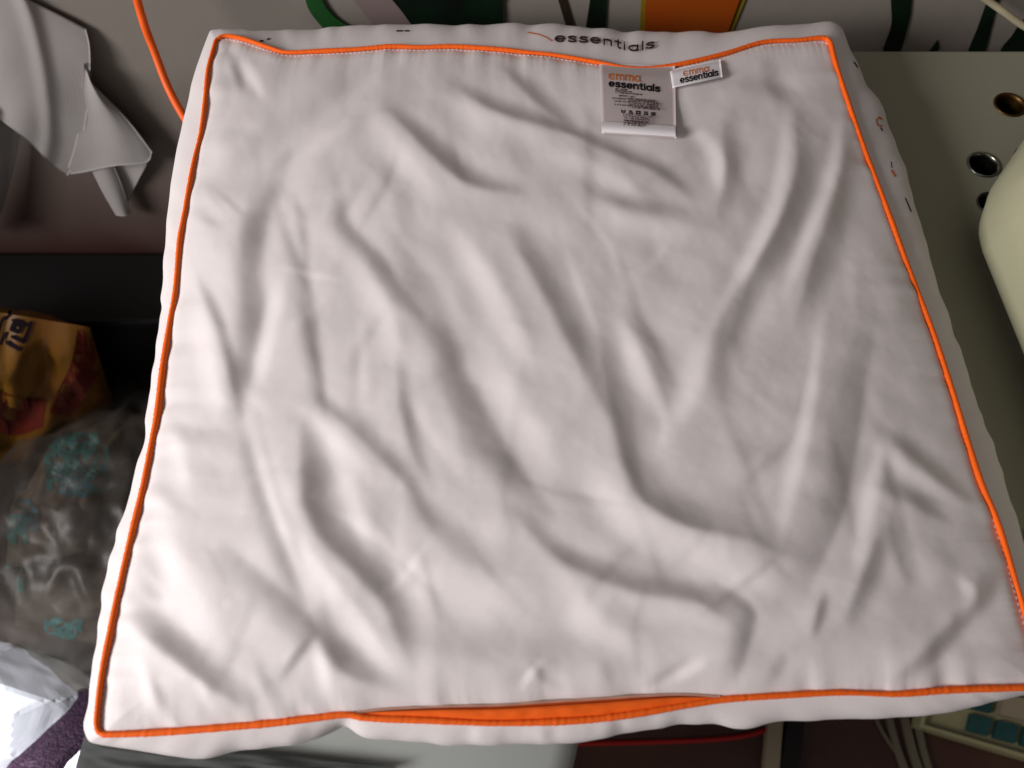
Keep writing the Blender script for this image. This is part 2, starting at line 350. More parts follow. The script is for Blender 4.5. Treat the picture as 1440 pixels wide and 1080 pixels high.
# how the cloth tilts, read off the folds of the photograph: (sign*strength, half width, polyline)
ST = [  # (tilt, soft width to the left, to the right, polyline): negative = turned away from the window
 (-.80, 15, 11, [(399, 252), (372, 321), (362, 390), (366, 440), (362, 480), (353, 526), (343, 585)]), (-.38, 7, 6, [(390, 284), (413, 358), (436, 413), (450, 486), (463, 575)]),
 (-.25, 5, 5, [(420, 290), (432, 340), (440, 400)]), (.35, 6, 10, [(486, 197), (440, 226), (394, 257)]), (-.45, 15, 12, [(518, 101), (459, 151), (394, 197), (330, 234)]),
 (-.5, 5, 6, [(321, 72), (330, 95), (339, 122)]), (.45, 5, 6, [(340, 78), (352, 105), (368, 135)]), (-.4, 10, 8, [(308, 95), (315, 130), (310, 160)]), (-.45, 5, 7, [(272, 303), (284, 312), (300, 322)]),
 (-.35, 9, 9, [(295, 190), (312, 200), (330, 196)]), (.35, 8, 5, [(286, 172), (300, 188)]),
 (-.75, 7, 13, [(564, 183), (588, 205), (610, 229), (640, 256), (668, 276), (712, 284)]), (.35, 14, 9, [(540, 200), (575, 245), (610, 285)]), (-.55, 6, 12, [(654, 138), (692, 165), (742, 183), (800, 200)]),
 (-.5, 6, 11, [(721, 112), (754, 146), (790, 176)]), (.3, 14, 8, [(640, 160), (690, 190), (740, 208)]),
 (-.5, 12, 7, [(505, 285), (484, 318), (500, 346), (541, 390), (560, 425), (585, 455)]), (.35, 16, 8, [(520, 410), (545, 455), (560, 505)]), (-.25, 8, 14, [(530, 250), (555, 275), (570, 320)]),
 (-.5, 5, 6, [(276, 380), (290, 412), (303, 436), (322, 480), (338, 540), (345, 585)]), (.5, 16, 9, [(288, 455), (298, 500), (310, 560)]), (.4, 12, 8, [(402, 420), (388, 480), (376, 530)]),
 (-.35, 14, 22, [(575, 390), (596, 450), (620, 490)]), (.45, 16, 10, [(650, 360), (678, 405), (706, 455), (735, 515)]), (-.6, 9, 18, [(735, 370), (765, 420), (792, 470), (818, 525), (850, 590)]),
 (-.38, 10, 5, [(349, 600), (359, 652), (390, 740), (422, 828), (447, 893)]), (-.25, 4, 6, [(372, 600), (388, 660), (412, 735), (440, 810)]),
 (-.4, 9, 5, [(428, 438), (440, 480), (447, 513), (463, 583)]), (-.5, 6, 12, [(463, 583), (504, 614), (542, 652), (579, 692), (600, 730)]), (.35, 12, 6, [(445, 600), (490, 640), (525, 680)]),
 (-.95, 9, 19, [(441, 645), (445, 690), (450, 725), (472, 765), (516, 809), (554, 853), (570, 900)]), (.5, 16, 8, [(432, 775), (470, 830), (510, 880), (540, 925)]),
 (-.4, 5, 8, [(567, 526), (572, 565), (579, 608), (590, 650), (608, 690)]), (-.65, 22, 11, [(632, 500), (645, 545), (667, 583), (705, 652), (745, 705)]), (.35, 14, 14, [(690, 520), (725, 590), (765, 650)]),
 (-.35, 12, 16, [(595, 727), (640, 770), (685, 805)]), (.35, 22, 22, [(577, 815), (650, 842), (735, 850)]), (.3, 14, 12, [(381, 634), (398, 690), (409, 745)]), (.35, 10, 10, [(480, 650), (505, 715), (525, 780)]),
 (-.85, 8, 17, [(170, 845), (190, 868), (208, 882), (264, 923), (315, 967), (353, 990)]), (.45, 26, 20, [(215, 740), (245, 800), (290, 870)]), (-.45, 7, 11, [(173, 803), (195, 815), (214, 830)]), (-.45, 6, 12, [(180, 770), (205, 788), (228, 812)]),
 (-.4, 8, 8, [(239, 595), (271, 620), (309, 618)]), (-.4, 6, 10, [(215, 686), (232, 700), (250, 712)]), (.35, 12, 8, [(252, 640), (262, 670)]),
 (-.5, 19, 8, [(353, 803), (409, 853), (441, 893)]), (-.75, 8, 16, [(462, 900), (480, 925), (500, 945), (540, 962)]), (.45, 8, 6, [(452, 905), (460, 950), (466, 985)]), (-.45, 4, 4, [(445, 900), (428, 922), (405, 952)]),
 (-.4, 5, 9, [(375, 950), (384, 975), (392, 1000)]), (.35, 6, 5, [(290, 965), (300, 990), (310, 1012)]), (-.35, 5, 7, [(225, 965), (238, 1000), (245, 1020)]), (.4, 8, 6, [(200, 930), (212, 965), (222, 1000)]), (-.4, 8, 9, [(155, 925), (168, 965), (178, 1000)]),
 (-.3, 4, 5, [(335, 985), (345, 1012)]), (-.3, 4, 5, [(430, 970), (437, 1000)]), (-.35, 20, 20, [(632, 910), (735, 918), (810, 912)]),
 (-.45, 7, 9, [(780, 188), (828, 212), (872, 234), (930, 262), (968, 294)]), (-.4, 12, 12, [(849, 296), (895, 314), (945, 310)]), (.35, 12, 10, [(790, 240), (830, 258), (880, 290)]), (.3, 14, 10, [(880, 330), (930, 345), (985, 352)]),
 (.42, 8, 6, [(973, 195), (1000, 229), (1006, 275)]), (-.4, 6, 14, [(1019, 215), (1022, 255), (1012, 300)]), (.4, 9, 6, [(1101, 180), (1092, 266), (1064, 349), (1019, 427), (990, 480)]), (-.45, 6, 15, [(1119, 190), (1119, 257), (1092, 339), (1055, 404), (1030, 470)]),
 (.42, 8, 6, [(1184, 150), (1174, 210), (1156, 275), (1119, 367), (1098, 425)]), (-.4, 6, 17, [(1195, 215), (1165, 321), (1138, 390), (1120, 450)]), (-.3, 12, 12, [(1000, 122), (1040, 122), (1101, 138)]), (-.3, 8, 12, [(1075, 90), (1085, 130)]),
 (-.35, 18, 18, [(1020, 440), (1012, 480), (1005, 540)]), (.3, 14, 10, [(985, 500), (965, 560), (940, 610)]), (-.3, 8, 16, [(890, 480), (912, 520), (930, 560)]), (.3, 12, 8, [(870, 480), (890, 530), (912, 575)]),
 (-.6, 9, 22, [(849, 513), (858, 560), (867, 608), (893, 696), (943, 738), (1019, 755), (1085, 780)]), (.45, 16, 16, [(817, 660), (850, 715), (893, 759), (981, 792), (1082, 834)]),
 (-.65, 9, 13, [(735, 742), (775, 780), (817, 805), (893, 832), (968, 841), (1008, 868)]), (.4, 18, 12, [(790, 830), (830, 880), (860, 900)]), (.3, 14, 10, [(900, 858), (985, 880)]),
 (-.5, 14, 6, [(1012, 841), (1044, 866), (1040, 900), (1030, 945)]), (-.5, 4, 6, [(1146, 850), (1137, 888)]), (.4, 10, 7, [(1144, 470), (1130, 540), (1119, 608), (1088, 755)]), (-.45, 28, 8, [(1201, 545), (1176, 683), (1160, 740), (1140, 785)]),
 (.42, 8, 8, [(1226, 640), (1208, 720), (1192, 800)]), (-.45, 9, 12, [(1239, 618), (1296, 662), (1355, 698)]), (.3, 9, 9, [(1225, 640), (1280, 680), (1340, 708)]), (-.4, 8, 11, [(1233, 694), (1265, 706), (1310, 728)]),
 (-.55, 6, 13, [(1222, 775), (1208, 815), (1192, 856)]), (-.38, 7, 10, [(1243, 752), (1254, 785), (1266, 812)]), (-.6, 9, 9, [(1373, 825), (1352, 866), (1308, 916), (1254, 962)]), (.45, 7, 6, [(1346, 822), (1358, 840), (1350, 862)]),
 (-.4, 8, 8, [(1410, 800), (1392, 828), (1376, 855)]), (.35, 12, 9, [(1415, 840), (1435, 880)]), (-.35, 6, 8, [(1090, 935), (1078, 970)]),
 (-.5, 4, 5, [(752, 940), (765, 958), (792, 972)]), (.5, 4, 5, [(735, 968), (746, 948), (756, 938)]), (.55, 5, 6, [(978, 938), (950, 956), (918, 974)]), (-.45, 5, 5, [(955, 935), (925, 955), (895, 972)]), (-.3, 6, 7, [(850, 945), (858, 975)]),
 (-.22, 3, 4, [(300, 268), (322, 290), (345, 314)]), (-.2, 3, 4, [(290, 260), (300, 282), (318, 304)]), (.22, 4, 3, [(400, 392), (445, 403), (488, 414)]), (-.22, 4, 4, [(595, 780), (612, 840), (622, 885)]), (.16, 4, 4, [(610, 770), (560, 830), (530, 850)]),
 (-.18, 4, 5, [(560, 235), (545, 280), (512, 335)]), (-.18, 4, 5, [(1100, 640), (1118, 560), (1130, 500)]), (-.2, 4, 5, [(985, 865), (1040, 825), (1085, 790)]),
]
for k in range(60):                                                      # faint pressed creases left by folding
    x0, y0 = 260 + 1000 * rng.random(), 150 + 700 * rng.random(); th = rng.normal(1.25, .35) if rng.random() < .7 else rng.normal(2.6, .4); ln = 60 + 160 * rng.random(); c = rng.normal(0, 10)
    ST.append(((-1 if rng.random() < .6 else 1) * (.06 + .11 * rng.random()), 3 + 4 * rng.random(), 3 + 6 * rng.random(), [(x0, y0), (x0 + ln / 2 * math.cos(th) + c, y0 + ln / 2 * math.sin(th)), (x0 + ln * math.cos(th), y0 + ln * math.sin(th))]))
Sm = np.zeros((540, 720)); yy, xx = np.meshgrid(np.arange(540) * 2 + 1.0, np.arange(720) * 2 * 1.04 - 5, indexing='ij')
for s, wl_, wr_, pl in ST:
    pl = np.array(pl, float); w = max(wl_, wr_)
    pl = np.vstack([pl[0] + (pl[0] - pl[1]) / np.hypot(*(pl[0] - pl[1])) * w * 2.6, pl, pl[-1] + (pl[-1] - pl[-2]) / np.hypot(*(pl[-1] - pl[-2])) * w * 2.6])
    pl = catmull(pl, max(8, 4 * len(pl)))
    x0, y0 = pl.min(0) - 4 * w; x1, y1 = pl.max(0) + 4 * w
    sl = (slice(max(0, int(y0 / 2)), max(0, int(y1 / 2) + 1)), slice(max(0, int((x0 + 5) / 2.08)), max(0, int((x1 + 5) / 2.08) + 1))); X, Y = xx[sl], yy[sl]
    if X.size == 0: continue
    dm = np.full(X.shape, 1e9); tm = np.zeros(X.shape); sd = np.zeros(X.shape); ns = len(pl) - 1
    for k, (a, b) in enumerate(zip(pl[:-1], pl[1:])):
        d = b - a; t = np.clip(((X - a[0]) * d[0] + (Y - a[1]) * d[1]) / (d @ d + 1e-9), 0, 1)
        ex = X - a[0] - t * d[0]; ey = Y - a[1] - t * d[1]; q = ex ** 2 + ey ** 2; cl = q < dm
        tm = np.where(cl, (k + t) / ns, tm); sd = np.where(cl, ex - .35 * ey, sd); dm = np.minimum(dm, q)
    tp = np.clip(np.sin(math.pi * np.clip(tm, 0, 1)), 0, 1) ** 0.85; mixs = 1 / (1 + np.exp(-sd / 3)); ww = (wl_ * (1 - mixs) + wr_ * mixs) * (0.6 + 0.45 * tp)
    Sm[sl] += s * tp * np.exp(-(dm / (2 * ww ** 2)) ** 1.12)
gx, gy = project(P.reshape(-1, 3)); gx = gx.reshape(NU, NU); gy = gy.reshape(NU, NU)
fx = np.clip((gx + 5) / (2 * 1.04), 0, 718.99); fy = np.clip((gy - 1.0) / 2, 0, 538.99); ix = fx.astype(int); iy = fy.astype(int); fx -= ix; fy -= iy
S = Sm[iy, ix] * (1 - fx) * (1 - fy) + Sm[iy, ix + 1] * fx * (1 - fy) + Sm[iy + 1, ix] * (1 - fx) * fy + Sm[iy + 1, ix + 1] * fx * fy
S = np.tanh(S * 1.0)
S += 0.035 * fnoise((NU, NU), 40, 170, 3)
uu = u[..., 0] * np.ones((NU, NU)); vv = v[..., 0] * np.ones((NU, NU))
ed = np.minimum(np.minimum(uu, 1 - uu), np.minimum(vv, 1 - vv)) * 0.45        # distance to the seam in metres (about)
S *= np.clip(ed / 0.012, 0, 1)
pad = 60; Sp = np.pad(S, pad, mode='linear_ramp'); Sp -= Sp.mean()
k1, k2 = np.meshgrid(np.fft.fftfreq(Sp.shape[0]), np.fft.fftfreq(Sp.shape[1]), indexing='ij'); k1 *= 2 * math.pi; k2 *= 2 * math.pi
L = np.array([-0.92, -0.39]); LK = L[0] * k1 + L[1] * k2; K2 = k1 ** 2 + k2 ** 2 + 1e-5
hh = np.fft.fft2(-Sp) * (1 + 0.75 * (1 - np.exp(-(k1 ** 2 + k2 ** 2) / 0.16 ** 2))) * np.exp(-(k1 ** 2 + k2 ** 2) / 1.1 ** 2) * (-1j * LK) / (LK ** 2 + 0.09 * K2 + 2e-5)             # height whose tilt towards the window follows S
hgt = np.fft.ifft2(hh).real[pad:-pad, pad:-pad]; cell = 0.45 / (NU - 1)
SLOPE = 0.54
hgt = hgt * cell * SLOPE
hgt -= np.percentile(hgt, 30)
win = 1 - np.exp(-(ed / 0.016) ** 2)
dome = 0.016 * (1 - np.abs(2 * uu - 1) ** 3.0) ** 0.8 * (1 - np.abs(2 * vv - 1) ** 3.0) ** 0.8
# gathers along the seams
def gathers(t, dist, seed, lam, amp, reach):
    g = np.random.default_rng(seed); n = 900; ph = np.cumsum(0.6 + 0.8 * g.random(n)); w = np.sin(ph * 2 * math.pi / lam) * np.interp(np.arange(n), np.arange(0, n, 25), g.random(36) ** 2.6)
    return amp * np.interp(t * (n - 1), np.arange(n), w) * np.exp(-dist / reach) * np.clip(dist / 0.003, 0, 1)
gz = np.zeros((NU, NU))
for t, dist, sd in ((uu, vv, 1), (uu, 1 - vv, 2), (vv, uu, 3), (vv, 1 - uu, 4)):
    gz += gathers(t, dist * .45, sd, 34, 0.0008, 0.012) + gathers(t, dist * .45, sd + 10, 9.5, 0.00022, 0.005) + gathers(t, dist * .45, sd + 20, 75, 0.0012, 0.024)
fine = fnoise((NU, NU), 30, 110, 12) * 0.00018 + fnoise((NU, NU), 9, 30, 13) * 0.000022
Z = ZP - 0.0014 * np.exp(-(ed / 0.004) ** 2) + dome + hgt * win + gz + fine * win
P[..., 2] = Z
panel = obj('top_panel', P.reshape(-1, 3), grid_faces(NU, NU), 'cotton', pil)
NR = 420
ring = np.vstack([side(pil_bottom, NR)[:-1], side(pil_right, NR)[:-1], side(pil_top, NR)[:-1], side(pil_left, NR)[:-1]])
ringS = np.vstack([side(q, NR, 0.027)[:-1] for q in (sil_bottom, sil_right, sil_top, sil_left)])
n_ring = len(ring); cen = ring.mean(0)
inn = ring - cen; inn[:, 2] = 0; inn /= np.linalg.norm(inn, axis=1)[:, None]
sm = lambda A, k: np.stack([np.convolve(np.r_[A[-k:, c], A[:, c], A[:k, c]], np.ones(2 * k + 1) / (2 * k + 1), 'valid') for c in range(A.shape[1])], 1)
inn = sm(inn, 12); ringS = sm(ringS, 2)
ringB = sm(ring, 25) - inn * 0.012; ringB[:, 2] = 0.0035
KC = 22; tt = np.linspace(0, 1, KC)
wr = fnoise((n_ring, KC * 4), 16, 60, 5); wr2 = fnoise((n_ring, KC * 4), 50, 260, 6); wr3 = fnoise((n_ring, KC * 4), 9, 26, 8) * np.clip(0.4 + 0.8 * fnoise((n_ring, KC * 4), 60, 200, 9), 0, 1.6)
G = np.zeros((n_ring, KC, 3))
for k, t in enumerate(tt):                    # piping -> bulge -> underside, quadratic through the three rings
    l0 = (t - .5) * (t - 1) * 2; l1 = -4 * t * (t - 1); l2 = t * (t - .5) * 2
    G[:, k] = l0 * (ring - np.array([0, 0, .0006])) + l1 * ringS + l2 * ringB
    amp = 0.0007 * math.sin(math.pi * min(1, t * 1.1)) if t < .9 else 0.0
    G[:, k] += inn * (amp * (0.55 * wr[:, k] + 0.6 * wr2[:, k]))[:, None]
    G[:, k] += inn * (0.00042 * wr3[:, 4] * math.exp(-t * 5) * min(1, t * 12))[:, None]
    G[:, k, 2] += amp * 0.5 * wr[:, k]
gus = obj('gusset', G.reshape(-1, 3), grid_faces(n_ring, KC, True), 'cotton', pil)
inner = [ringB]
for s in (0.8, 0.5, 0.2): q = cen + (ringB - cen) * s; q[:, 2] = 0.0025; inner.append(q)
Vb = np.stack(inner, 1).reshape(-1, 3); Fb = grid_faces(n_ring, 4, True).tolist(); Fb.append([i * 4 + 3 for i in range(n_ring)])
obj('bottom_panel', Vb, Fb, 'cotton', pil)
pp = ring.copy(); pp[:, 2] = ZP + 0.0004; pp = sm(pp, 1)
wob = np.interp(np.arange(n_ring), np.arange(0, n_ring + 20, 20), 1 + 0.10 * rng.standard_normal(len(np.arange(0, n_ring + 20, 20))))
Vt, Ft = tube(pp, 0.0016 * wob * (1 + 0.05 * np.sin(np.arange(n_ring) * 2.1) + 0.04 * rng.standard_normal(n_ring)), 12, True)
obj('piping', Vt, Ft, 'orange_fabric', pil)
# stitch line just inside the piping: one short thread per stitch, all of them one part
V = []; Fc = []
lo_ring = np.vstack([P[:, 2], P[-3, :], P[::-1, -3], P[2, ::-1]])
seglen = np.r_[0, np.cumsum(np.linalg.norm(np.diff(lo_ring, axis=0), axis=1))]; s = 0.0
while s < seglen[-1] - 0.003:
    a = np.array([np.interp(s, seglen, lo_ring[:, c]) for c in range(3)]); b = np.array([np.interp(s + 0.0021, seglen, lo_ring[:, c]) for c in range(3)])
    mid = (a + b) / 2 + np.array([0, 0, 0.0004]); vs, fs = tube(np.array([a - [0, 0, .0002], mid, b - [0, 0, .0002]]), 0.00028, 5); k = len(V); V += vs.tolist(); Fc += [[i + k for i in f] for f in fs]; s += 0.0031
st_o = obj('stitching', V, Fc, 'cotton', panel, kind='stuff')

# open zip placket
lowp = np.array([p for p in pil_bottom if 484 <= p[0] <= 1030]); upp = np.array([p for p in pan_bottom if 484 <= p[0] <= 1030])
nz = 160; lo_c = catmull(lowp, nz); up_c = catmull(upp, nz); V = []
kz = 17; lift = fnoise((nz, kz), 8, 40, 21)
for j in range(kz):
    f = j / (kz - 1); q = lo_c * (1 - f) + up_c * f; A = at(q[:, 0], q[:, 1] - 1.5 * f, np.full(nz, ZP))
    e = np.sin(np.linspace(0, math.pi, nz)) ** 0.6
    A[:, 2] = ZP - 0.0006 + e * (0.0030 * math.sin(math.pi * f * 0.75) - 0.0022 * max(0, f - .7) / .3) + e * 0.00015 * lift[:, j] * math.sin(math.pi * min(1, f + .1)); V.append(A)
V = np.stack(V, 1); Vr = V.copy(); Vr[..., 2] -= 0.0009
plk = obj('zip_placket', np.vstack([V.reshape(-1, 3), Vr.reshape(-1, 3)]), grid_faces(nz, kz).tolist() + [[i + nz * kz for i in f[::-1]] for f in grid_faces(nz, kz).tolist()] + [[i * kz + kz - 1, i * kz + kz - 1 + nz * kz, (i + 1) * kz + kz - 1 + nz * kz, (i + 1) * kz + kz - 1] for i in range(nz - 1)], 'orange_fabric', pil)
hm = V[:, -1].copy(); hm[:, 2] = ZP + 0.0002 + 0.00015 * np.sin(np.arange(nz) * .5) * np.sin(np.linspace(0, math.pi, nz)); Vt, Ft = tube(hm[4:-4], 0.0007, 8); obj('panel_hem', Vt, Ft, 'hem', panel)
q = V[:, 13]; Vs = []; Fs = []
for i in range(8, nz - 8):
    vs, fs = tube(np.array([q[i], (q[i] + q[i + 1]) / 2 + [0, 0, .0003], q[i] * .35 + q[i + 1] * .65]), .00022, 5); k = len(Vs); Vs += vs.tolist(); Fs += [[a_ + k for a_ in f_] for f_ in fs]
obj('stitching', Vs, Fs, 'red_print', plk, kind='stuff')

# print on the gusset
gtree = surf_tree([gus, panel])
base = np.array([(781, 59), (795, 59), (812, 60), (832, 61), (851, 64), (866, 67), (876, 71), (889, 73), (902, 72), (920, 68)], float)
ss, wd = text_strokes('essentials', 0.34); bl = catmull(base, 200)
def along(x, y, h):
    i = min(198, max(0, int(x / wd * 199))); p = bl[i]; return (p[0], p[1] - y * h)
dens = lambda st: [p for a, b in zip(st[:-1], st[1:]) for p in ((a[0] + (b[0] - a[0]) * q, a[1] + (b[1] - a[1]) * q) for q in (0, .34, .67))] + [st[-1]]
print_px('printed_word', gtree, [[along(x, y, 7.6) for x, y in dens(st)] for st in ss], 2.5, 'ink_brown', gus)
print_px('printed_word', gtree, [[(742, 46), (758, 49), (768, 53), (776, 58)]], 1.6, 'ink_orange', gus)
for q in ([(558, 44), (566, 44)], [(570, 44), (575, 44)], [(366, 58), (370, 58)], [(376, 56), (379, 55)]): print_px('printed_mark', gtree, [q], 2.0, 'ink', gus)
print_px('printed_letter', gtree, [[(1240, 178), (1234, 176), (1233, 169), (1236, 165), (1240, 168)]], 2.0, 'ink_orange', gus)
for q in ([(1238, 180), (1241, 184)], [(1253, 228), (1254, 236)]): print_px('printed_letter', gtree, [q], 1.4, 'ink_brown', gus)
print_px('printed_letter', gtree, [[(1254, 240), (1256, 244), (1259, 248)]], 2.6, 'ink_orange', gus)
for q in ([(1273, 279), (1277, 288), (1281, 298)], [(1201, 88), (1206, 95)]): print_px('printed_letter', gtree, [q], 1.4, 'ink', gus)

# sewn-in labels: (s,t) across / down the label -> place on the cloth
ptree = surf_tree([panel])
class Label:
    def __init__(self, name, q, material, curl=0.0, nu=22, nv=28, lift=0.0016, tail=0):
        self.q = np.array(q, float); S_, T_ = np.meshgrid(np.linspace(0, 1, nu), np.linspace(0, 1, nv), indexing='ij')
        px = self.px(S_, T_); h = on_surface(ptree, px.reshape(-1, 2), 0); zz = np.array([p[2] if p is not None else ZP for p in h])
        s, t = S_.ravel(), T_.ravel(); A = np.stack([np.ones_like(s), s, t, s * t, t * t, s * s], 1); self.c = np.linalg.lstsq(A, zz, rcond=None)[0]
        self.lift = lift + max(0, np.max(zz - A @ self.c)) * 0.75; self.curl = curl
        Vt_ = self.pos(s, t); B = Vt_.copy(); B[:, 2] -= 0.0005; n = nu * nv; Fg = grid_faces(nu, nv).tolist()
        rim = [(i * nv, (i + 1) * nv) for i in range(nu - 1)] + [(i * nv + nv - 1, (i + 1) * nv + nv - 1) for i in range(nu - 1)] + [(j, j + 1) for j in range(nv - 1)] + [((nu - 1) * nv + j, (nu - 1) * nv + j + 1) for j in range(nv - 1)]
        self.o = obj(name, np.vstack([Vt_, B]), Fg + [[i + n for i in f[::-1]] for f in Fg] + [[a, b, b + n, a + n] for a, b in rim], material, pil)
    def px(self, s, t):
        s = np.asarray(s, float)[..., None]; t = np.asarray(t, float)[..., None]; a, b, c, d = self.q
        return a * (1 - s) * (1 - t) + b * s * (1 - t) + c * s * t + d * (1 - s) * t
    def pos(self, s, t, up=0.0):
        s = np.asarray(s, float); t = np.asarray(t, float); A = np.stack([np.ones_like(s), s, t, s * t, t * t, s * s], -1)
        z = A @ self.c + self.lift * np.clip(t * 6, .3, 1) + up + self.curl * np.sin(math.pi * s) * t + 0.0006 * np.sin(7 * t + 2 * s)
        p = self.px(s, t); return at(p[..., 0], p[..., 1], z)
    def write(self, name, strokes, w, material, asp):
        V = []; Fc = []; k = 0
        for poly in strokes_2d([[(x * asp, y) for x, y in st] for st in strokes], w):
            poly = np.array(poly); b = len(V); V += self.pos(poly[:, 0] / asp, poly[:, 1], 0.00025 + k * 1e-6).tolist(); k += 1; Fc.append(list(range(b, b + len(poly))))
        return obj(name, V, Fc, material, self.o, smooth=False)
def placed(txt, s0, s1, base_t, h, slope=0.0, gap=0.28):
    st, w = text_strokes(txt, gap); k = (s1 - s0) / w
    return [[(s0 + x * k, base_t + slope * (x * k) - y * h) for x, y in s] for s in st]

care = Label('care_label', [(843, 88), (949, 93), (951, 194), (846, 187)], 'label', 0.001)
asp = 1.04
care.write('brand_print', placed('Emma.', .12, .56, .225, .078, .03), .017, 'ink_orange', asp)
care.write('brand_print', placed('essentials', .12, .79, .325, .062, .06), .022, 'ink', asp)
g = np.random.default_rng(5)
def micro(s0, s1, t, h, seed, slope=.03):
    g = np.random.default_rng(seed); out = []; x = s0
    while x < s1:
        w = h * (0.5 + 0.5 * g.random()) / asp
        if g.random() < .13: x += w; continue
        k = g.integers(0, 4); y = t + slope * (x - s0)
        if k == 0: out.append([(x, y), (x, y - h)]); out.append([(x, y - h * .6), (x + w * .6, y - h * .9)])
        elif k == 1: out.append([(x + w * .6, y - h), (x, y - h * .5), (x + w * .6, y)])
        elif k == 2: out.append([(x, y), (x, y - h), (x + w * .6, y - h), (x + w * .6, y)])
        else: out.append([(x, y - h), (x + w * .6, y - h)]); out.append([(x + w * .3, y), (x + w * .3, y - h)])
        x += w
    return out
rows = [(.20, .36, .368, .016), (.20, .42, .394, .016), (.20, .55, .420, .016), (.23, .44, .462, .018), (.16, .34, .502, .016), (.36, .72, .492, .014), (.36, .76, .512, .014), (.18, .35, .542, .016), (.37, .80, .534, .014), (.37, .78, .556, .014), (.18, .36, .590, .016), (.37, .76, .578, .014), (.37, .79, .598, .014), (.40, .80, .618, .014),
        (.30, .72, .722, .016), (.30, .64, .748, .016), (.30, .64, .776, .018), (.30, .64, .806, .018), (.30, .61, .836, .018), (.30, .57, .866, .018)]
mic = []
for k, (a, b, t, h) in enumerate(rows): mic += micro(a, b, t, h, 40 + k)
care.write('small_print', mic, .0052, 'ink_brown', asp)
sym = []; t0 = .685; hs = .042
def sh(pts, s): return [(s + x * hs / asp * 1.35, t0 + .03 * s - y * hs) for x, y in pts]
sym += [sh([(0, 1), (.15, 0), (.85, 0), (1, 1)], .27), sh([(.2, .7), (.8, .7)], .27), sh([(.2, .35), (.8, .35)], .27)]
sym += [sh([(0, 0), (.5, 1), (1, 0), (0, 0)], .37), sh([(0, 1), (1, 0)], .37)]
sym += [sh([(0, 0), (0, 1), (1, 1), (1, 0), (0, 0)], .47), sh(arc(.5, .5, .35, .35, 0, 360), .47)]
sym += [sh([(0, 0), (.2, .6), (.9, .6), (1, 0), (0, 0)], .57), sh([(.2, 1), (.8, 1), (.9, .6)], .57), sh([(.1, 1), (.9, 0)], .57)]
sym += [sh(arc(.5, .5, .5, .5, 0, 360), .67), sh([(0, 0), (1, 1)], .67), sh([(0, 1), (1, 0)], .67)]
care.write('care_symbols', sym, .009, 'ink', asp)
hb = []
for t in np.linspace(.835, .985, 8): hb.append([care.pos(s, t, .0011 + .0012 * math.sin(math.pi * (t - .835) / .15)) for s in np.linspace(.004, .992, 22)])
obj('folded_hem', np.array(hb).reshape(-1, 3), grid_faces(8, 22), 'label_white', care.o)
care.write('small_print', micro(.30, .61, .852, .018, 91) + micro(.30, .57, .884, .018, 92), .0052, 'ink_brown', asp).location.z += 0.0026
tag_l = Label('brand_tag', [(942, 98), (1013, 84), (1016, 108), (946, 123)], 'label_white', 0.0012, nv=12, lift=0.003)
tag_l.write('brand_print', placed('Emma.', .25, .78, .50, .26, 0), .05, 'ink_orange', 2.9)
tag_l.write('brand_print', placed('essentials', .17, .92, .84, .24, 0), .072, 'ink', 2.9)

# ------------------------------------------------------------------ sewing machine (its rounded end at the right)
smc = at(1500, 340, 0.0); mach = empty('sewing_machine', (smc[0], smc[1], 0.0), 'cream sewing machine with a rounded end standing at the right of the pillow', 'sewing machine')
pA, pB, pC = at(1366, 303, .03), at(1500, 105, .03), at(1520, 680, .03)
e1 = (pB - pA); e1[2] = 0; e2 = (pC - pA); e2[2] = 0; l1 = np.linalg.norm(e1); l2 = np.linalg.norm(e2); e1 /= l1; e2 /= l2
def slab_bm(o, a, la, b, lb, z0, z1, bev, seg):
    bm = bmesh.new(); bmesh.ops.create_cube(bm, size=1)
    for v_ in bm.verts: q = o + a * la * (v_.co.x + .5) + b * lb * (v_.co.y + .5); v_.co = Vector((q[0], q[1], z0 + (z1 - z0) * (v_.co.z + .5)))
    bmesh.ops.recalc_face_normals(bm, faces=bm.faces)
    bmesh.ops.bevel(bm, geom=list(bm.edges), offset=bev, segments=seg, affect='EDGES', profile=0.5); bm.verts.index_update(); return bm
bm_obj('body', slab_bm(pA, e1, .26, e2, .30, 0.007, 0.085, 0.030, 8), 'cream', mach, smooth=True)
bm_obj('base', slab_bm(pA + e1 * .03 + e2 * .03, e1, .2, e2, .24, 0.001, 0.012, 0.004, 2), 'dark_metal', mach)

# ------------------------------------------------------------------ cords
def cord(name, px_pts, rad, material, label, cat, conv):
    P3 = np.array([conv(*p) for p in px_pts]); c = catmull(P3, 60); Vt, Ft = tube(c, rad, 12)
    return obj(name, Vt, Ft, material, None, origin=c[-1], label=label, cat=cat)
cord('power_cord', [(170, -90, .50), (193, 0, .50), (204, 38, .495), (217, 72, .49), (236, 122, .475), (259, 165, .455), (292, 215, .43), (330, 300, .40)], 0.0031, 'orange_cord', 'orange cord hanging down beside the top left corner of the pillow', 'cord', lambda x, y, d: at_y(x, y, d))
cord('cable', [(1300, -60, .535), (1385, -2, .53), (1412, 17, .525), (1442, 38, .52), (1500, 70, .51), (1560, 120, .5)], 0.0026, 'pale_cable', 'pale cable slanting across the wall at the upper right', 'cable', lambda x, y, d: at_y(x, y, d))

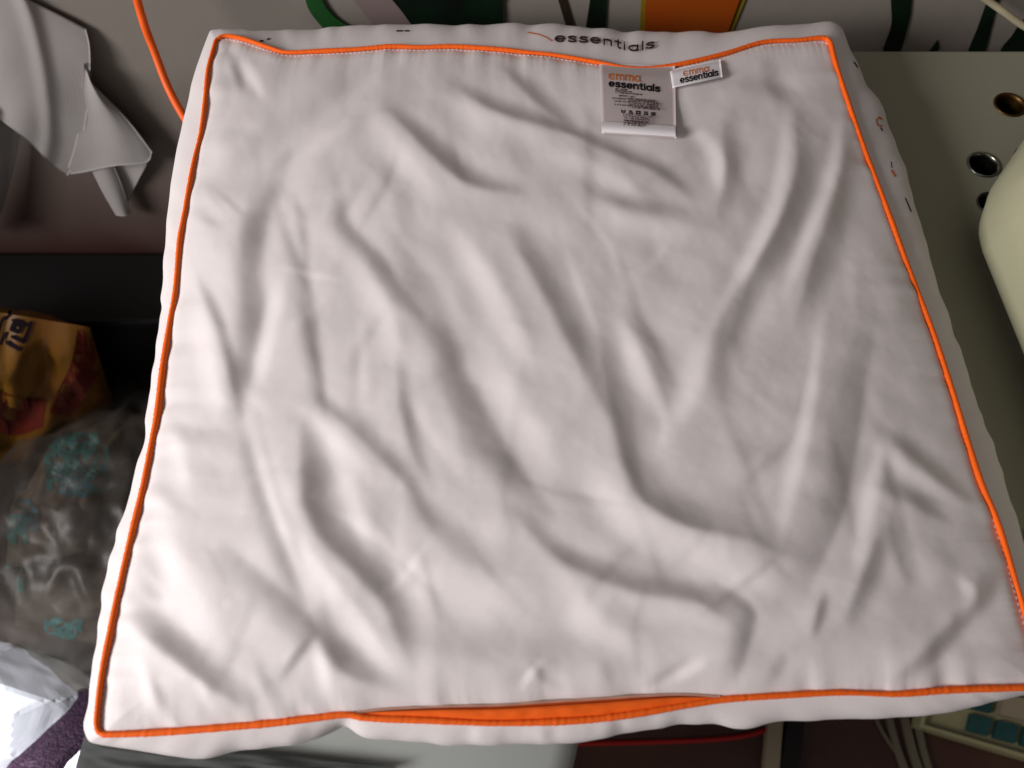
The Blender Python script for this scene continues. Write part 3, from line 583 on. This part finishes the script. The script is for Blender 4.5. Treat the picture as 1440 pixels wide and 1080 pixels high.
# ------------------------------------------------------------------ white cloth hanging on the wall, upper left
def coons_px(b, t, l, r, nu, nv, depth):
    b, t, l, r = catmull(b, nu), catmull(t, nu), catmull(l, nv), catmull(r, nv)
    u_ = np.linspace(0, 1, nu)[:, None, None]; v_ = np.linspace(0, 1, nv)[None, :, None]
    q = (1 - v_) * b[:, None] + v_ * t[:, None] + (1 - u_) * l[None] + u_ * r[None] - ((1 - u_) * (1 - v_) * b[0] + u_ * (1 - v_) * b[-1] + (1 - u_) * v_ * t[0] + u_ * v_ * t[-1])
    return at_y(q[..., 0], q[..., 1], depth(u_[..., 0], v_[..., 0]))
def sheet(name, V, material, parent, th=0.0015, **k):
    nu, nv = V.shape[:2]; B = V.copy(); B[..., 1] += th; n = nu * nv; Fg = grid_faces(nu, nv).tolist()
    rim = [(i * nv, (i + 1) * nv) for i in range(nu - 1)] + [(i * nv + nv - 1, (i + 1) * nv + nv - 1) for i in range(nu - 1)] + [(j, j + 1) for j in range(nv - 1)] + [((nu - 1) * nv + j, (nu - 1) * nv + j + 1) for j in range(nv - 1)]
    return obj(name, np.vstack([V.reshape(-1, 3), B.reshape(-1, 3)]), Fg + [[i + n for i in f[::-1]] for f in Fg] + [[a, b_, b_ + n, a + n] for a, b_ in rim], material, parent, **k)
hc = at_y(60, 120, WALL_Y); hang = empty('hanging_cloth', (hc[0], WALL_Y - .002, hc[2]), 'white cloth with loose corners hanging against the wall at the upper left', 'cloth')
n1 = fnoise((60, 60), 26, 80, 31)
sheet('drape', coons_px([(-60, 120), (0, 168), (40, 200), (72, 232), (95, 248)], [(-60, -30), (-10, -14), (30, -2), (75, 18), (121, 42)], [(-60, 120), (-60, 50), (-60, -30)], [(95, 248), (112, 215), (124, 150), (127, 100), (126, 65), (121, 42)], 60, 60,
      lambda a, b: WALL_Y - .006 - .018 * np.sin(math.pi * np.clip(a * .5 + .2, 0, 1)) * (1 - b ** 3) + .0022 * np.sin(8 * a + 3 * b) * (1 - b) + .002 * n1 * (1 - b) - .003 * np.exp(-((a - .8 + .3 * b) / .07) ** 2)), 'hang', hang)
n2 = fnoise((40, 40), 20, 60, 32)
sheet('tail', coons_px([(92, 246), (120, 242), (158, 234), (205, 229), (214, 214)], [(118, 90), (122, 100), (126, 112), (130, 120), (136, 126)], [(92, 246), (108, 190), (118, 90)], [(214, 214), (180, 170), (136, 126)], 40, 40,
      lambda a, b: WALL_Y - .018 - .004 * np.sin(math.pi * a) * (1 - b * .4) + .0015 * np.sin(6 * a) + .0008 * n2), 'hang', hang)
sheet('tail', coons_px([(163, 303), (172, 304), (184, 302)], [(128, 238), (143, 236), (160, 232)], [(163, 303), (145, 272), (128, 238)], [(184, 302), (172, 262), (160, 232)], 16, 30, lambda a, b: WALL_Y - .016 - .004 * np.sin(math.pi * a) + .003 * b), 'hang', hang)
sheet('tail', coons_px([(178, 290), (190, 262), (206, 232)], [(158, 236), (180, 232), (206, 228)], [(178, 290), (168, 262), (158, 236)], [(206, 232), (206, 230), (206, 228)], 20, 20, lambda a, b: WALL_Y - .010 + .002 * np.sin(5 * a)), 'hang', hang)
sheet('tail', coons_px([(-40, 330), (-10, 320), (2, 300)], [(-40, 150), (0, 165), (28, 190)], [(-40, 330), (-40, 240), (-40, 150)], [(2, 300), (16, 250), (28, 190)], 24, 24, lambda a, b: WALL_Y - .02 - .012 * np.sin(4 * a + b)), 'hang', hang)

# ------------------------------------------------------------------ floor things at the left
pb = at_y(0, 388, WALL_Y - .03)
bb = box_bm((-1.25, WALL_Y - .095, FLOOR_Z + .001), (-0.22, WALL_Y - .012, float(pb[2])), .008, 3)
sb = empty('storage_box', (-.7, WALL_Y - .05, FLOOR_Z), 'black storage box standing against the wall behind the yellow bag', 'box')
bm_obj('body', bb, 'black', sb); bm_obj('lid', box_bm((-1.26, WALL_Y - .102, float(pb[2]) + .0005), (-0.215, WALL_Y - .006, float(pb[2]) + .014), .004), 'black', sb)

def pack(corners, thick, nu, nv, seed, rough=0.006):
    """soft filled bag between four corner points (bl, br, tr, tl): front and back sheet bulging apart"""
    a, b, c, d = [np.array(q, float) for q in corners]; s, t = np.meshgrid(np.linspace(0, 1, nu), np.linspace(0, 1, nv), indexing='ij')
    s3, t3 = s[..., None], t[..., None]; Q = a * (1 - s3) * (1 - t3) + b * s3 * (1 - t3) + c * s3 * t3 + d * (1 - s3) * t3
    n = np.cross(b - a, d - a); n /= np.linalg.norm(n); prof = (np.sin(math.pi * s) * np.sin(math.pi * t)) ** .5
    nz_ = fnoise((nu, nv), 5, 24, seed) * rough + np.abs(fnoise((nu, nv), 7, 30, seed + 1)) * rough
    nz2 = fnoise((nu, nv), 5, 24, seed + 2) * rough
    A = Q + n * (prof * thick / 2 + nz_ * np.minimum(1, prof * 2))[..., None]; B = Q - n * (prof * thick / 2 - nz2 * prof)[..., None]
    k = nu * nv; Fg = grid_faces(nu, nv).tolist(); return np.vstack([A.reshape(-1, 3), B.reshape(-1, 3)]), Fg + [[i + k for i in f[::-1]] for f in Fg]
ytl, ytr = at_y(-150, 415, .40), at_y(122, 434, .40); ybr = at(165, 640, FLOOR_Z + .02); ybl = at(-170, 690, FLOOR_Z + .02)
yr = at_y(158, 492, .395)
yb = empty('yellow_bag', ((ybl[0] + ybr[0]) / 2, ybl[1], FLOOR_Z), 'yellow and red plastic bag with black lettering standing behind the clear bag', 'bag')
V, Fc = pack([ybl, (ybr + [.02, 0, 0]), yr + [0, .0, .05], ytl], .10, 46, 40, 51, .005); ybody = obj('body', V, Fc, 'yellow_bag', yb)
yt = surf_tree([ybody])
print_px('lettering', yt, [[(-4, 468), (5, 448), (14, 441)], ([(1, 482), (9, 468)], 5), [(20, 450), (29, 452), (37, 457)], [(21, 454), (17, 463), (27, 467), (31, 459), (22, 455)], [(44, 453), (40, 466), (33, 480), (19, 473)], ([(13, 481), (28, 490)], 6.5)], 5.0, 'ink', yb, .0018)
def band(edge_l, edge_r, n=14, m=3):
    a, b = catmull(edge_l, n), catmull(edge_r, n); g_ = [a + (b - a) * k / m for k in range(m + 1)]
    return [[g_[k][i], g_[k + 1][i], g_[k + 1][i + 1], g_[k][i + 1]] for k in range(m) for i in range(n - 1)]
print_px('red_band', yt, None, 0, 'red_print', yb, .0012, solid=band([(112, 440), (108, 470), (100, 510), (84, 545), (70, 580)], [(120, 446), (140, 480), (148, 505), (128, 540), (100, 585)]))
print_px('red_band', yt, None, 0, 'red_print', yb, .001, solid=band([(-8, 545), (30, 560), (66, 560)], [(-8, 605), (24, 612), (60, 600)]))

def blob(center, rad, sub, seed, amp, freq, flat=None, ridged=True):
    bm = bmesh.new(); bmesh.ops.create_icosphere(bm, subdivisions=sub, radius=1); off = Vector((seed * 3.1, seed * 1.7, seed))
    V = []
    for v_ in bm.verts:
        d = v_.co.normalized(); r = 1.0
        for o_ in range(3):
            f = freq * 2 ** o_; q = noise.noise(d * f + off * (o_ + 1)); r += amp / 2 ** o_ * ((1 - 2 * abs(q)) - .5 if ridged else q)
        p = np.array([d.x * rad[0] * r, d.y * rad[1] * r, d.z * rad[2] * r]) + np.array(center)
        if flat is not None and p[2] < flat: p[2] = flat + (p[2] - flat) * 0.02
        V.append(p)
    Fc = [[w.index for w in f.verts] for f in bm.faces]; bm.free(); return V, Fc
def crumple(center, rad, sub, seed, cells, amp, flat):
    """cloth or paper heaped into flat facets with sharp folds"""
    g = np.random.default_rng(seed); C = g.standard_normal((cells, 3)); C /= np.linalg.norm(C, axis=1)[:, None]; hgts = 1 + amp * g.standard_normal(cells) * .5
    bm = bmesh.new(); bmesh.ops.create_icosphere(bm, subdivisions=sub, radius=1); V = []
    for v_ in bm.verts:
        d = np.array(v_.co.normalized()); c = C @ d; w = np.where(c > .15, hgts / np.maximum(c, .15), 9); r = np.min(w); r = min(r, 1.6)
        r *= 1 + .012 * noise.noise(v_.co * 5 + Vector((seed, 0, 0))); p = d * r * np.array(rad) + np.array(center)
        if p[2] < flat: p[2] = flat + (p[2] - flat) * .02
        V.append(p)
    Fc = [[w.index for w in f.verts] for f in bm.faces]; bm.free(); return V, Fc

fz = FLOOR_Z + 0.003
cb = at(165, 745, -.55); clear = empty('clear_bag', (cb[0], cb[1], FLOOR_Z), 'clear crumpled plastic bag of beige parcels with teal print beside the pillow', 'bag')
pk = []
def parcel(q, z, th, seed):
    c4 = [at(x, y, zz) for (x, y), zz in zip(q, z)]; V, Fc = pack(c4, th, 34, 34, seed, .0022); o = obj('parcel', V, Fc, 'parcel', clear); pk.append(o); return o
parcel([(20, 720), (125, 735), (215, 585), (110, 560)], [-.50, -.52, -.50, -.48], .07, 61)
parcel([(8, 800), (120, 775), (135, 690), (22, 690)], [-.50, -.5, -.52, -.52], .05, 64)
parcel([(20, 880), (215, 930), (225, 800), (30, 790)], [-.56, -.56, -.55, -.55], .08, 67)
parcel([(120, 780), (260, 800), (270, 600), (170, 600)], [-.60, -.60, -.60, -.60], .10, 70)
pt = surf_tree(pk)
def scrib(x0, y0, x1, y1, n, seed, wob=8):
    g = np.random.default_rng(seed); out = []
    for k in range(n):
        a = np.array([x0 + (x1 - x0) * g.random(), y0 + (y1 - y0) * g.random()]); th = g.random() * 6.28; st = [a]
        for j in range(5): th += g.normal() * .8; a = a + wob * np.array([math.cos(th), math.sin(th) * .8]); a = np.clip(a, [min(x0, x1), min(y0, y1)], [max(x0, x1), max(y0, y1)]); st.append(a)
        out.append((np.array(st), 3 + 5 * g.random()))
    return out
print_px('teal_print', pt, scrib(68, 612, 150, 690, 34, 1, 11), 5, 'teal', pk[0], .0015)
print_px('teal_print', pt, scrib(84, 650, 148, 700, 10, 4, 9), 4, 'teal_blue', pk[0], .0022)
print_px('teal_print', pt, scrib(14, 725, 36, 765, 12, 2, 8), 5, 'teal', pk[1], .0015)
print_px('teal_print', pt, scrib(28, 705, 52, 745, 10, 5, 8), 5, 'teal_blue', pk[1], .0015)
print_px('teal_print', pt, scrib(12, 796, 32, 830, 10, 3, 7), 5, 'teal', pk[2], .0015)
print_px('teal_print', pt, scrib(66, 872, 114, 894, 12, 6, 7), 5, 'teal', pk[2], .0015)
V, Fc = blob((cb[0] + .012, cb[1] + .012, -.575), (.180, .215, .165), 6, 4, .045, 3.6, fz); obj('film', V, Fc, 'film', clear)

def heap(name, px, py, zc, rad, seed, cells, amp, material, label, cat, group=None):
    c = at(px, py, zc); V, Fc = crumple(c, rad, 5, seed, cells, amp, fz); return obj(name, V, Fc, material, None, origin=(c[0], c[1], FLOOR_Z), smooth=False, label=label, cat=cat, group=group)
heap('paper_heap', -10, 1016, -.50, (.085, .085, .17), 3, 75, .17, 'paper', 'heap of bright white crumpled paper at the lower left corner', 'paper')
heap('purple_fabric', 118, 1068, -.60, (.075, .085, .15), 9, 60, .2, 'purple', 'dark purple glittery fabric heaped below the pillow corner', 'fabric')
V, Fc = pack([at(70, 1105, -.46), at(130, 1110, -.46), at(175, 1035, -.45), at(120, 1046, -.45)], .03, 24, 24, 81, .002)
obj('paper_scrap', V, Fc, 'paper', None, origin=at(120, 1070, -.46), label='small curved scrap of white paper on the purple fabric', cat='paper')

# ------------------------------------------------------------------ floor things at the bottom
stc = at(470, 960, -.30); stool = empty('stool', (stc[0], stc[1], FLOOR_Z), 'round grey stool seat partly hidden under the front edge of the pillow', 'stool')
rs = 0.226; prof = [(0.001, .004), (rs * .6, .003), (rs * .9, 0), (rs * .975, -.004), (rs, -.014), (rs * .99, -.026), (rs * .93, -.032), (.001, -.032)]
th = np.linspace(0, 2 * math.pi, 97)[:-1]
V = np.array([[(stc[0] + a * math.cos(t), stc[1] + a * math.sin(t), -.30 + z) for a, z in prof] for t in th]).reshape(-1, 3)
obj('seat', V, grid_faces(96, len(prof), True), 'stool', stool)
for k in range(4):
    a = math.pi / 4 + k * math.pi / 2; p0 = np.array([stc[0] + .13 * math.cos(a), stc[1] + .13 * math.sin(a), -.333]); p1 = np.array([stc[0] + .165 * math.cos(a), stc[1] + .165 * math.sin(a), FLOOR_Z + .002])
    Vt, Ft = tube(np.linspace(p0, p1, 8), .011, 12); obj('leg', Vt, Ft, 'dark_metal', stool)

V, Fc = pack([at(95, 1120, -.283), at(400, 1135, -.283), at(560, 1078, -.283), at(120, 1030, -.283)], .022, 40, 40, 95, .0012)
obj('dark_cloth', V, Fc, 'dark_cloth', None, origin=at(300, 1080, -.29), label='dark grey cloth lying on the stool seat below the lower left corner', cat='cloth')
def floor_bar(name, px, w, h, material, label, cat, group=None, z0=FLOOR_Z + .001):
    c = catmull(px, 24); A = at(c[:, 0], c[:, 1], np.full(24, z0)); T = np.gradient(A, axis=0); T /= np.linalg.norm(T, axis=1)[:, None]; N = np.stack([-T[:, 1], T[:, 0], 0 * T[:, 0]], 1)
    V = np.stack([A - N * w / 2, A + N * w / 2, A + N * w * .46 + [0, 0, h], A - N * w * .46 + [0, 0, h]], 1).reshape(-1, 3)
    Fc = [[i * 4 + k, (i + 1) * 4 + k, (i + 1) * 4 + (k + 1) % 4, i * 4 + (k + 1) % 4] for i in range(23) for k in range(4)] + [[0, 3, 2, 1], [92, 93, 94, 95]]
    return obj(name, V, Fc, material, None, origin=A[12], smooth=False, label=label, cat=cat, group=group)
floor_bar('wooden_slat', [(1090, 985), (1086, 1030), (1080, 1110)], .022, .012, 'beige', 'pale wooden slat on the floor below the front edge', 'slat')
floor_bar('metal_bar', [(1118, 985), (1112, 1040), (1102, 1110)], .026, .014, 'black', 'black bar lying beside the pale wooden slat', 'bar')
for k, (a, b, lab) in enumerate([((1226, 1000), (1262, 1062), 'short beige tape, leftmost of the strips on the floor'), ((1246, 1000), (1282, 1110), 'wide beige tape, second of the strips from the left'), ((1268, 1000), (1300, 1110), 'wide beige tape, third of the strips from the left'), ((1284, 1000), (1312, 1110), 'beige tape nearest the tray with teal compartments')]):
    floor_bar('tape_strip', [a, ((a[0] + b[0]) / 2 - 3, (a[1] + b[1]) / 2), b], [.004, .009, .010, .008][k], .004 + .002 * k, 'tape', lab, 'tape', 'beige tapes on the floor')
cord('floor_cord', [(800, 1046), (860, 1045), (930, 1043), (1000, 1040), (1060, 1032), (1100, 1015)], .0035, 'red_cord', 'thin red cord running across the dark floor', 'cord', lambda x, y: at(x, y, FLOOR_Z + .0045))
trq = [at(x, y, FLOOR_Z + .03) for x, y in ((1292, 1022), (1480, 1078), (1500, 985), (1310, 950))]
tray = empty('tray', (trq[0][0] + .06, trq[0][1] + .03, FLOOR_Z), 'yellowish tray with dark teal compartments on the floor at the lower right', 'tray')
a, b, c, d = trq
def tq(s, t, z): q = a * (1 - s) * (1 - t) + b * s * (1 - t) + c * s * t + d * (1 - s) * t; return [q[0], q[1], FLOOR_Z + z]
def tbox(name, s0, s1, t0, t1, z0, z1, mt, parent):
    V = [tq(s, t, z) for z in (z0, z1) for s, t in ((s0, t0), (s1, t0), (s1, t1), (s0, t1))]
    return obj(name, V, [[3, 2, 1, 0], [4, 5, 6, 7], [0, 1, 5, 4], [1, 2, 6, 5], [2, 3, 7, 6], [3, 0, 4, 7]], mt, parent, smooth=False)
tbox('base', 0, 1, 0, 1, .001, .018, 'tray', tray)
for (s0, s1, t0, t1) in ((0, 1, 0, .06), (0, 1, .94, 1), (0, .03, .0605, .9395), (.97, 1, .0605, .9395)): tbox('rim', s0, s1, t0, t1, .0185, .032, 'tray', tray)
for s0 in (.36, .56, .76):
    tbox('teal_block', s0, s0 + .155, .18, .48, .0185, .026, 'teal_dark', tray)
tbox('teal_block', .36, .50, .56, .86, .0185, .026, 'teal_dark', tray)
tbox('pale_block', .54, .92, .56, .90, .0185, .036, 'beige', tray)
